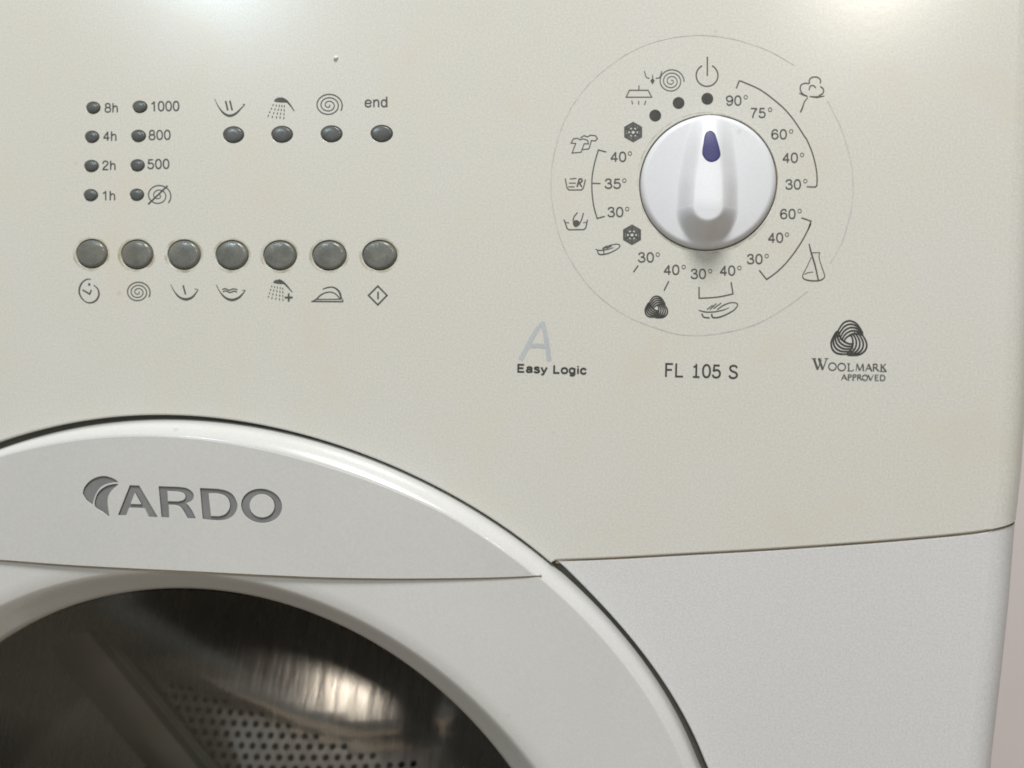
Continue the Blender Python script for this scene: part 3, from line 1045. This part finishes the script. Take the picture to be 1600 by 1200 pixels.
T, N = 2.7, 1.25
serif([('l', T, [(282, 715), (335, 868)]), ('l', N, [(335, 868), (385, 730)]), ('l', T, [(352, 715), (405, 868)]), ('l', N, [(405, 868), (460, 715)]),
       ('l', 0.8, [(250, 713), (315, 713)]), ('l', 0.8, [(335, 713), (385, 713)]), ('l', 0.8, [(430, 713), (487, 713)])])
serif([('o', 1.35, (540, 825, 52, 52)), ('o', 1.35, (668, 830, 52, 52)),
       ('l', 1.6, [(765, 785), (765, 885)]), ('l', 0.9, [(745, 884), (825, 884), (832, 862)]), ('l', 0.8, [(745, 782), (785, 782)]),
       ('l', 1.0, [(868, 885), (880, 785)]), ('l', 1.7, [(880, 785), (920, 880)]), ('l', 1.0, [(920, 880), (962, 785)]), ('l', 1.7, [(962, 785), (972, 886)]),
       ('l', 1.0, [(1000, 888), (1042, 785)]), ('l', 1.7, [(1040, 785), (1085, 888)]), ('l', 0.9, [(1015, 852), (1068, 852)]),
       ('l', 1.6, [(1110, 788), (1110, 888)]), ('c', 1.1, [(1110, 790), (1148, 790), (1162, 812), (1145, 835), (1110, 838)]), ('l', 1.5, [(1135, 838), (1185, 888)]),
       ('l', 1.6, [(1218, 788), (1218, 890)]), ('l', 1.0, [(1220, 842), (1280, 785)]), ('l', 1.5, [(1240, 828), (1285, 890)]), ('l', 0.8, [(1195, 890), (1295, 891)])])
y0, y1 = 932, 1010
serif([('l', .8, [(665, 1008), (700, 932)]), ('l', 1.3, [(700, 932), (738, 1008)]), ('l', .7, [(678, 982), (722, 982)]),
       ('l', 1.2, [(760, 934), (760, 1010)]), ('c', .9, [(760, 936), (795, 938), (800, 960), (765, 974)]), ('l', .7, [(745, 1010), (775, 1010)]),
       ('l', 1.2, [(826, 934), (826, 1010)]), ('c', .9, [(826, 936), (862, 938), (866, 960), (830, 974)]), ('l', .7, [(812, 1010), (842, 1010)]),
       ('l', 1.2, [(890, 936), (890, 1012)]), ('c', .9, [(890, 938), (925, 940), (930, 960), (892, 974)]), ('l', 1.1, [(912, 974), (950, 1012)]),
       ('o', 1.0, (992, 976, 36, 37)), ('l', 1.3, [(1035, 938), (1070, 1014)]), ('l', .8, [(1070, 1014), (1108, 938)]),
       ('l', 1.2, [(1135, 938), (1135, 1014)]), ('l', .8, [(1135, 940), (1180, 940)]), ('l', .8, [(1135, 976), (1172, 976)]), ('l', .8, [(1135, 1014), (1185, 1014)]),
       ('l', 1.2, [(1208, 940), (1208, 1016)]), ('c', .9, [(1208, 941), (1250, 946), (1272, 978), (1252, 1010), (1208, 1015)])])
pw.build('printed_text', M_INK, panel, 'small serif two-line print under the large wool mark')


def wool(cx, cy, k, w_, name, label, mat, nstripe=5):
    o_ = [(585, 405), (640, 290), (700, 215), (775, 190), (850, 212), (905, 262), (962, 355)]
    i_ = [(700, 492), (718, 440), (760, 402), (820, 374), (880, 370), (930, 380), (968, 392)]
    pr = Print()
    c = np.array([772, 455])
    for q in range(3):
        a = math.radians(120 * q)
        Rm = np.array([[math.cos(a), -math.sin(a)], [math.sin(a), math.cos(a)]])
        for j in range(nstripe):
            t = j / (nstripe - 1)
            pts = []
            for po, pi in zip(o_, i_):
                p_ = np.array(po) * (1 - t) + np.array(pi) * t
                d_ = Rm @ ((p_ - c) / 8.889 * k)
                pts.append((cx + d_[0], cy + d_[1]))
            pr.curve(pts, [w_ * .75, w_, w_ * 1.05, w_, w_ * .75], n=4)
    return pr.build(name, mat, panel, label)


wool(1326.8, 531.2, 1.0, 2.5, 'wool_mark', 'large striped wool ball mark above the serif print', M_INK_B)
wool(1025.7, 481.5, 0.63, 2.0, 'wool_mark', 'small dark wool ball mark under the dial', M_INK_B)

# ------------------------------------------------------------------ symbols
def sym(name, label, fn, mat=None):
    pr = Print(); fn(pr); return pr.build(name, mat or M_INK, panel, label)


z2 = Z(330, 130, 5.333); z1 = Z(100, 130, 5.333); z3 = Z(100, 360, 5.714); z4 = Z(360, 360, 5.714)
bw = [0.8, 1.4, 2.7, 3.7, 3.0, 1.7, 1.1, 1.0]
sym('bowl_symbol', 'bowl symbol with two bars above its light', lambda p: p.curve(z2([(28, 130), (60, 195), (105, 250), (155, 271), (205, 252), (250, 208), (278, 178), (262, 176)]), bw).line(z2([(120, 148), (138, 226)]), 2.4).line(z2([(155, 145), (175, 226)]), 2.4))


def shower(z, head, handle, drops, plus=None):
    def fn(p):
        p.fill(z(catmull(head, 3, True))).curve(z(handle), [3.6, 3.2, 2.2, 1.2])
        for a, b in drops:
            a, b = np.array(a, float), np.array(b, float)
            for k in range(4):
                s, e = k / 4 + 0.02, k / 4 + 0.15
                p.line(z([tuple(a + (b - a) * s), tuple(a + (b - a) * e)]), 1.25)
        if plus:
            x, y, s = plus
            p.line(z([(x - s, y), (x + s, y)]), 2.4).line(z([(x, y - s), (x, y + s)]), 2.4)
    return fn


sym('shower_symbol', 'shower symbol above its light', shower(z2, [(525, 152), (545, 124), (590, 120), (628, 148), (634, 160), (590, 161)], [(585, 126), (625, 146), (660, 185), (692, 232)],
    [((520, 172), (466, 290)), ((546, 175), (502, 300)), ((570, 177), (538, 304)), ((590, 178), (570, 306)), ((610, 180), (603, 310))]))
sym('spiral_symbol', 'spiral symbol above its light', lambda p: p.spiral(513.5, 164.3, 20.5, 3.15, 28, 2.0, 0.86))
sym('crossed_spiral_symbol', 'crossed-out spiral symbol in the speed column', lambda p: p.spiral(247.5, 305.5, 19, 2.3, 40, 1.9, 0.9).line([(231.3, 319.2), (261.8, 290.2)], 2.3))
sym('clock_symbol', 'clock symbol under the first button', lambda p: p.curve(z3([(240, 435), (195, 440), (152, 480), (135, 540), (150, 592), (190, 635), (240, 646), (288, 622), (312, 572), (300, 522), (265, 487)]), [1.3, 1.8, 2.4, 2.4, 2.0, 1.5, 2.2, 2.6, 2.4, 1.8, 1.2]).line(z3([(165, 530), (232, 570)]), 2.2).line(z3([(228, 574), (244, 530)]), 2.0).disc(*z3([(225, 482)])[0], 2.1, n=12))
sym('spiral_symbol', 'spiral symbol under the second button', lambda p: p.spiral(215.5, 456.5, 18.2, 3.15, 28, 1.9, 0.88))
sym('bowl_symbol', 'bowl symbol with one bar under the third button', lambda p: p.curve(z3([(952, 482), (985, 545), (1032, 597), (1090, 615), (1142, 598), (1178, 558), (1194, 530), (1165, 522)]), bw).line(z3([(1063, 490), (1086, 572)]), 2.3))
sym('bowl_symbol', 'bowl symbol with waves under the fourth button', lambda p: p.curve(z3([(1358, 484), (1392, 548), (1440, 600), (1500, 621), (1560, 600), (1600, 560), (1616, 536), (1590, 534)]), bw).curve(z3([(1412, 528), (1440, 520), (1475, 533), (1512, 522), (1548, 530)]), 1.7).curve(z3([(1418, 548), (1446, 540), (1480, 554), (1515, 543), (1545, 550)]), 1.7))
sym('shower_symbol', 'shower symbol with a plus under the fifth button', shower(z4, [(383, 468), (396, 446), (438, 439), (474, 463), (480, 477), (438, 479)], [(432, 444), (470, 464), (510, 502), (552, 552)],
    [((372, 488), (333, 612)), ((396, 493), (366, 624)), ((420, 498), (402, 630)), ((445, 503), (436, 636)), ((466, 507), (468, 640))], (520, 598, 36)))
sym('iron_symbol', 'iron symbol under the sixth button', lambda p: p.line(z4([(722, 634), (1006, 636)]), 2.0).line(z4([(772, 616), (990, 614)]), 1.5).curve(z4([(735, 632), (770, 612), (805, 578), (850, 556), (900, 551), (945, 572), (978, 612)]), [1.4, 2, 2, 1.7, 1.6, 1.6, 1.6]).curve(z4([(822, 525), (868, 510), (912, 507), (952, 526), (978, 562), (990, 614)]), [1.3, 1.7, 2.0, 2.4, 2.8, 2.8]).line(z4([(1000, 614), (1006, 636)]), 1.6))
sym('start_symbol', 'diamond symbol under the seventh button', lambda p: p.line(z4([(1316, 497), (1398, 580), (1316, 665), (1233, 580)]), 2.3, True).line(z4([(1318, 548), (1318, 614)]), 2.3))

# dial
d1 = Z(860, 60, 6.667); d2 = Z(1080, 60, 6.667); d3 = Z(860, 200, 6.667); d4 = Z(1100, 200, 6.667); d5 = Z(860, 350, 6.667); d6 = Z(1080, 350, 6.667)
sym('drain_symbol', 'drain symbol beside the dial spiral', lambda p: p.curve(d1([(980, 340), (992, 388), (1005, 408), (1032, 416)]), 1.4).curve(d1([(1160, 340), (1146, 392), (1130, 410), (1096, 416)]), 1.4).line(d1([(1065, 380), (1065, 432)]), 1.4).fill(d1([(1040, 440), (1065, 412), (1087, 440), (1063, 480)])))
sym('spiral_symbol', 'spiral symbol on the dial near the knob top', lambda p: p.spiral(1048.8, 126.8, 19.0, 3.3, 3, 1.75, 0.95))
sym('rinse_symbol', 'rinse sprinkler symbol on the dial', lambda p: p.line(d1([(822, 540), (1018, 540), (1056, 612), (790, 612)]), 1.6, True).line(d1([(922, 488), (922, 538)]), 1.5).line(d1([(848, 648), (856, 687)]), 1.4).line(d1([(920, 648), (920, 690)]), 1.4).line(d1([(995, 648), (980, 690)]), 1.4))
for (cx, cy), lb in zip([(1060.3, 160.8), (1023.8, 180.5), (1105.2, 154.2)], ['middle', 'left', 'right']):
    sym('dial_dot', 'black dot over the knob, %s of three' % lb, lambda p: p.disc(cx, cy, 9.3), M_INK_B)
sym('power_symbol', 'power symbol at the top of the dial', lambda p: p.line(ell(1104.8, 117.8, 17, 17, 40, -63, 243), 1.9).line([(1105.2, 88.5), (1105.2, 118.4)], 2.0))


def snow(cx, cy):
    def fn(p):
        hx = [(cx + 14.2 * math.cos(math.radians(60 * k + 30)), cy + 14.2 * math.sin(math.radians(60 * k + 30))) for k in range(6)]
        p.line(hx, 3.2, True)
        p.line([(cx + 9.3 * math.cos(math.radians(60 * k)), cy + 9.3 * math.sin(math.radians(60 * k))) for k in range(6)], 2.2, True)
        for k in range(6):
            a = math.radians(60 * k + 30)
            c_, s_ = math.cos(a), math.sin(a)
            p.line([(cx + 3.2 * c_, cy + 3.2 * s_), (cx + 13.8 * c_, cy + 13.8 * s_)], 2.5)
            for d_ in (-0.62, 0.62):
                b = a + d_
                p.line([(cx + 8.0 * c_, cy + 8.0 * s_), (cx + 8.0 * c_ + 4.2 * math.cos(b), cy + 8.0 * s_ + 4.2 * math.sin(b))], 1.9)
        p.line(ell(cx, cy, 4.0, 4.0, 12), 2.2, True)
    return fn


sym('snowflake_symbol', 'dark snowflake hexagon at the upper left of the knob', snow(989.3, 206.3))
sym('snowflake_symbol', 'dark snowflake hexagon at the lower left of the knob', snow(987.5, 366.8))
sym('shirts_symbol', 'two shirts symbol at the left of the dial', lambda p: p.line(d3([(215, 158), (240, 112), (280, 106), (308, 122), (345, 112), (388, 128), (396, 165), (352, 163), (320, 252), (226, 260), (264, 160)]), 1.5, True).line(d3([(312, 104), (350, 78), (385, 92), (420, 74), (470, 80), (490, 112), (466, 135), (427, 130), (402, 216), (338, 226)]), 1.5))
sym('bucket_symbol', 'bucket symbol with letter R at the left of the dial', lambda p: p.line(d3([(155, 525), (172, 622), (192, 645), (325, 645), (345, 622), (365, 535)]), 1.6).line(d3([(203, 530), (272, 525)]), 1.4).line(d3([(193, 573), (266, 575)]), 1.4).line(d3([(186, 612), (252, 612)]), 1.4).line(d3([(278, 614), (300, 534)]), 2.2).curve(d3([(292, 534), (322, 530), (330, 552), (296, 578)]), 2.0).line(d3([(304, 576), (328, 614)]), 2.0))
sym('hand_wash_symbol', 'hand in bucket symbol at the left of the dial', lambda p: p.line(d3([(140, 953), (152, 978), (172, 1043), (192, 1060), (348, 1058), (368, 1040), (387, 955)]), 1.7).line(d3([(146, 983), (196, 988)]), 1.2).line(d3([(340, 988), (380, 980)]), 1.2).curve(d3([(282, 880), (248, 922), (234, 968)]), 1.6).curve(d3([(345, 884), (326, 950), (296, 1012)]), 1.6).fill(d3(ell(268, 988, 36, 30, 14))).curve(d3([(240, 1000), (262, 1024), (292, 1010)]), 2.0))
sym('dial_bracket', 'left bracket with a middle tick on the dial', lambda p: p.line(d3([(583, 250), (500, 228)] + catmull([(500, 228), (464, 350), (438, 480), (432, 575), (436, 700), (455, 830), (487, 942)], 4)[1:] + [(568, 920)]), 1.8).line(d3([(440, 576), (522, 578)]), 1.7), M_INK)
sym('dial_bracket', 'long upper right bracket on the dial', lambda p: p.line(d2([(470, 520), (500, 442)]) + catmull(d2([(522, 446), (720, 535), (900, 670), (1000, 765), (1090, 880), (1180, 1020)]) + d4([(1070, 120), (1125, 250), (1165, 400), (1178, 520), (1176, 600)]), 4) + d4([(1160, 615), (1070, 612)]), 1.9))
sym('dial_bracket', 'lower right bracket on the dial', lambda p: p.line(d4([(1015, 935), (1115, 970)]) + catmull(d4([(1080, 1062)]) + d6([(1245, 0), (1170, 150), (1080, 290), (980, 415), (880, 510), (785, 578)]), 4) + d6([(708, 480)]), 1.9))
sym('dial_bracket', 'small bottom bracket on the dial', lambda p: p.line(d6([(82, 655), (82, 772)]) + catmull(d6([(100, 773), (270, 762), (436, 728)]), 4) + d6([(415, 605)]), 1.9))
sym('dial_tick', 'short slanted tick below the lower left 30 degrees', lambda p: p.line(d5([(915, 432), (865, 502)]), 1.9))
sym('dial_tick', 'short slanted tick above the small wool ball', lambda p: p.line(d5([(1233, 594), (1184, 694)]), 1.9))
sym('feather_symbol', 'feather symbol at the lower left of the dial', lambda p: p.curve(d5([(470, 262), (505, 274), (580, 268), (660, 245)]), [1.2, 1.8, 1.6, 1.0]).curve(d5([(488, 278), (505, 312), (540, 318), (605, 305), (680, 270), (722, 235), (712, 212), (650, 214), (590, 236), (548, 262)]), [1.2, 2.0, 2.0, 1.7, 1.5, 1.4, 1.4, 1.4, 1.5, 1.5]).line(d5([(552, 270), (560, 312)]), 1.5).line(d5([(540, 255), (590, 226)]), 1.3).line(d5([(580, 255), (640, 228)]), 1.3))
sym('feather_symbol', 'feather symbol under the bottom bracket', lambda p: p.curve(d6([(78, 898), (140, 915), (220, 917), (320, 900), (392, 874)]), [1.4, 2.0, 1.9, 1.6, 1.0]).curve(d6([(110, 933), (132, 970), (192, 978)]), 2.1).curve(d6([(213, 936), (224, 972), (285, 972), (360, 945), (440, 900), (482, 850), (465, 822), (400, 822), (330, 850), (270, 892)]), [2.2, 2.2, 2.2, 2.0, 1.8, 1.6, 1.5, 1.6, 1.8, 1.6]).line(d6([(165, 890), (226, 844)]), 1.4).line(d6([(195, 892), (262, 828)]), 1.4).line(d6([(232, 882), (312, 822)]), 1.4))
sym('cotton_symbol', 'cotton flower symbol at the upper right of the dial', lambda p: p.curve(d2([(1232, 470), (1232, 430), (1262, 405), (1310, 403), (1345, 430), (1345, 470)]), 1.8).curve(d2([(1230, 470), (1180, 468), (1142, 490), (1138, 540), (1165, 580), (1205, 600)]), 1.8).curve(d2([(1345, 500), (1378, 530), (1372, 570), (1330, 598)]), 1.8).curve(d2([(1228, 540), (1238, 500), (1270, 490), (1300, 515)]), 1.6).curve(d2([(1125, 570), (1170, 588), (1215, 606)]), [0.9, 2.4, 1.2]).curve(d2([(1232, 604), (1310, 610), (1388, 600)]), [1.2, 2.8, 0.9]).curve(d2([(1215, 616), (1180, 660), (1160, 720), (1138, 768)]), [1.2, 1.5, 2.0, 2.2]))
sym('flask_symbol', 'flask with stick symbol at the lower right of the dial', lambda p: p.curve(d6([(1228, 205), (1248, 290), (1290, 430), (1325, 588)]), [1.6, 2.4, 2.3, 2.0]).line(d6([(1252, 300), (1342, 298)]), 1.2).curve(d6([(1250, 345), (1214, 430), (1164, 530), (1170, 566), (1205, 583), (1270, 592), (1340, 587), (1382, 563), (1388, 528), (1355, 430), (1332, 345), (1340, 300)]), [1.1, 1.1, 1.3, 1.7, 1.9, 2.0, 2.0, 1.7, 1.4, 1.3, 1.3, 1.3]).curve(d6([(1180, 525), (1220, 506), (1272, 500)]), 1.1))
ringA = [(1293, 157.5), (1316, 205), (1331.3, 262), (1332.5, 312.5), (1325, 348), (1316, 378), (1297, 412)]
ringB = [(1263, 455), (1222.5, 484), (1177.5, 508), (1125, 521), (1080, 524), (1045, 519), (987.5, 498), (942.5, 469), (908, 432), (878, 380), (864, 325), (861, 285), (866, 240), (882.5, 187.5), (909.5, 144), (944, 109.5), (990.5, 78.5), (1040, 61), (1092, 55), (1138, 59.5), (1176, 69.8), (1207.5, 82.5), (1241, 102)]
sym('dial_ring', 'thin pale grey circle round the dial', lambda p: p.curve(ringB, 1.25).curve(ringA, 1.25), M_INK_L)

# greasy dirt that has gathered round the buttons and the knob
def grime_mat():
    m, nt, b = nodes('olive_grime')
    geo = nt.nodes.new('ShaderNodeNewGeometry')
    n = nt.nodes.new('ShaderNodeTexNoise'); n.inputs['Scale'].default_value = 190; n.inputs['Detail'].default_value = 4
    nt.links.new(geo.outputs['Position'], n.inputs['Vector'])
    mr = nt.nodes.new('ShaderNodeMapRange'); mr.inputs['From Min'].default_value = 0.42; mr.inputs['From Max'].default_value = 0.72
    mr.inputs['To Max'].default_value = 0.5
    nt.links.new(n.outputs['Fac'], mr.inputs['Value'])
    nt.links.new(mr.outputs['Result'], b.inputs['Alpha'])
    b.inputs['Base Color'].default_value = (0.40, 0.355, 0.20, 1)
    b.inputs['Roughness'].default_value = 0.6
    return m


M_GRIME = grime_mat()


def grime(cx, cy, rx, ry, w_, label):
    pr = Print()
    pr.line(ell(cx, cy, rx + w_ / 2, ry + w_ / 2, 48), w_, True)
    return pr.build('grime_ring', M_GRIME, panel, label)


for q, lb in zip(but_px, but_lab):
    grime(q[0] - 0.6, q[1] + 0.4, q[2] + 1.4, q[3] + 1.4, 3.6, 'olive dirt round the button above the %s symbol' % lb)
grime(KNOB[0], KNOB[1], 108.6, 108.6, 2.4, 'brown dirt round the white knob')

# blob of white paint on the panel
c = np.array(P(525, 91))
V, F = [], []
for k in range(5):
    a = math.radians(90 * k / 4)
    for i in range(10):
        b = 2 * math.pi * i / 10
        V.append((c[0] + 0.00085 * math.cos(a) * math.cos(b) * (1 + .2 * math.sin(2 * b)), -0.0009 * math.sin(a) + 0.0001, c[2] + 0.00085 * math.cos(a) * math.sin(b)))
for k in range(4):
    for i in range(10):
        F.append((k * 10 + i, (k + 1) * 10 + i, (k + 1) * 10 + (i + 1) % 10, k * 10 + (i + 1) % 10))
F = [tuple(reversed(f)) for f in F]
obj('paint_blob', V, F, M_KNOB, panel, smooth=True, label='tiny white blob of paint stuck to the panel')

# ------------------------------------------------------------------ floor and wall
M_FLOOR = plastic('beige_floor', (0.42, 0.35, 0.27), (0.50, 0.42, 0.33), 0.5, 4, 0.1, 0.05)
V = [(-2.5, -3.5, -0.70), (2.5, -3.5, -0.70), (2.5, 0.72, -0.70), (-2.5, 0.72, -0.70), (-2.5, -3.5, -0.75), (2.5, -3.5, -0.75), (2.5, 0.72, -0.75), (-2.5, 0.72, -0.75)]
F = [(0, 1, 2, 3), (7, 6, 5, 4), (0, 4, 5, 1), (3, 2, 6, 7), (0, 3, 7, 4), (1, 5, 6, 2)]
floor = obj('floor', V, F, M_FLOOR)
floor['kind'] = 'structure'

V = [(-1.5, 0.62, -0.698), (2.5, 0.62, -0.698), (2.5, 0.62, 1.6), (-1.5, 0.62, 1.6), (-1.5, 0.718, -0.698), (2.5, 0.718, -0.698), (2.5, 0.718, 1.6), (-1.5, 0.718, 1.6)]
F = [(0, 1, 2, 3), (7, 6, 5, 4), (0, 4, 5, 1), (3, 2, 6, 7), (0, 3, 7, 4), (1, 5, 6, 2)]
wall = obj('wall', V, F, M_WALL)
wall['kind'] = 'structure'

for o in list(bpy.data.objects):
    if 'origin' in o:
        del o['origin']
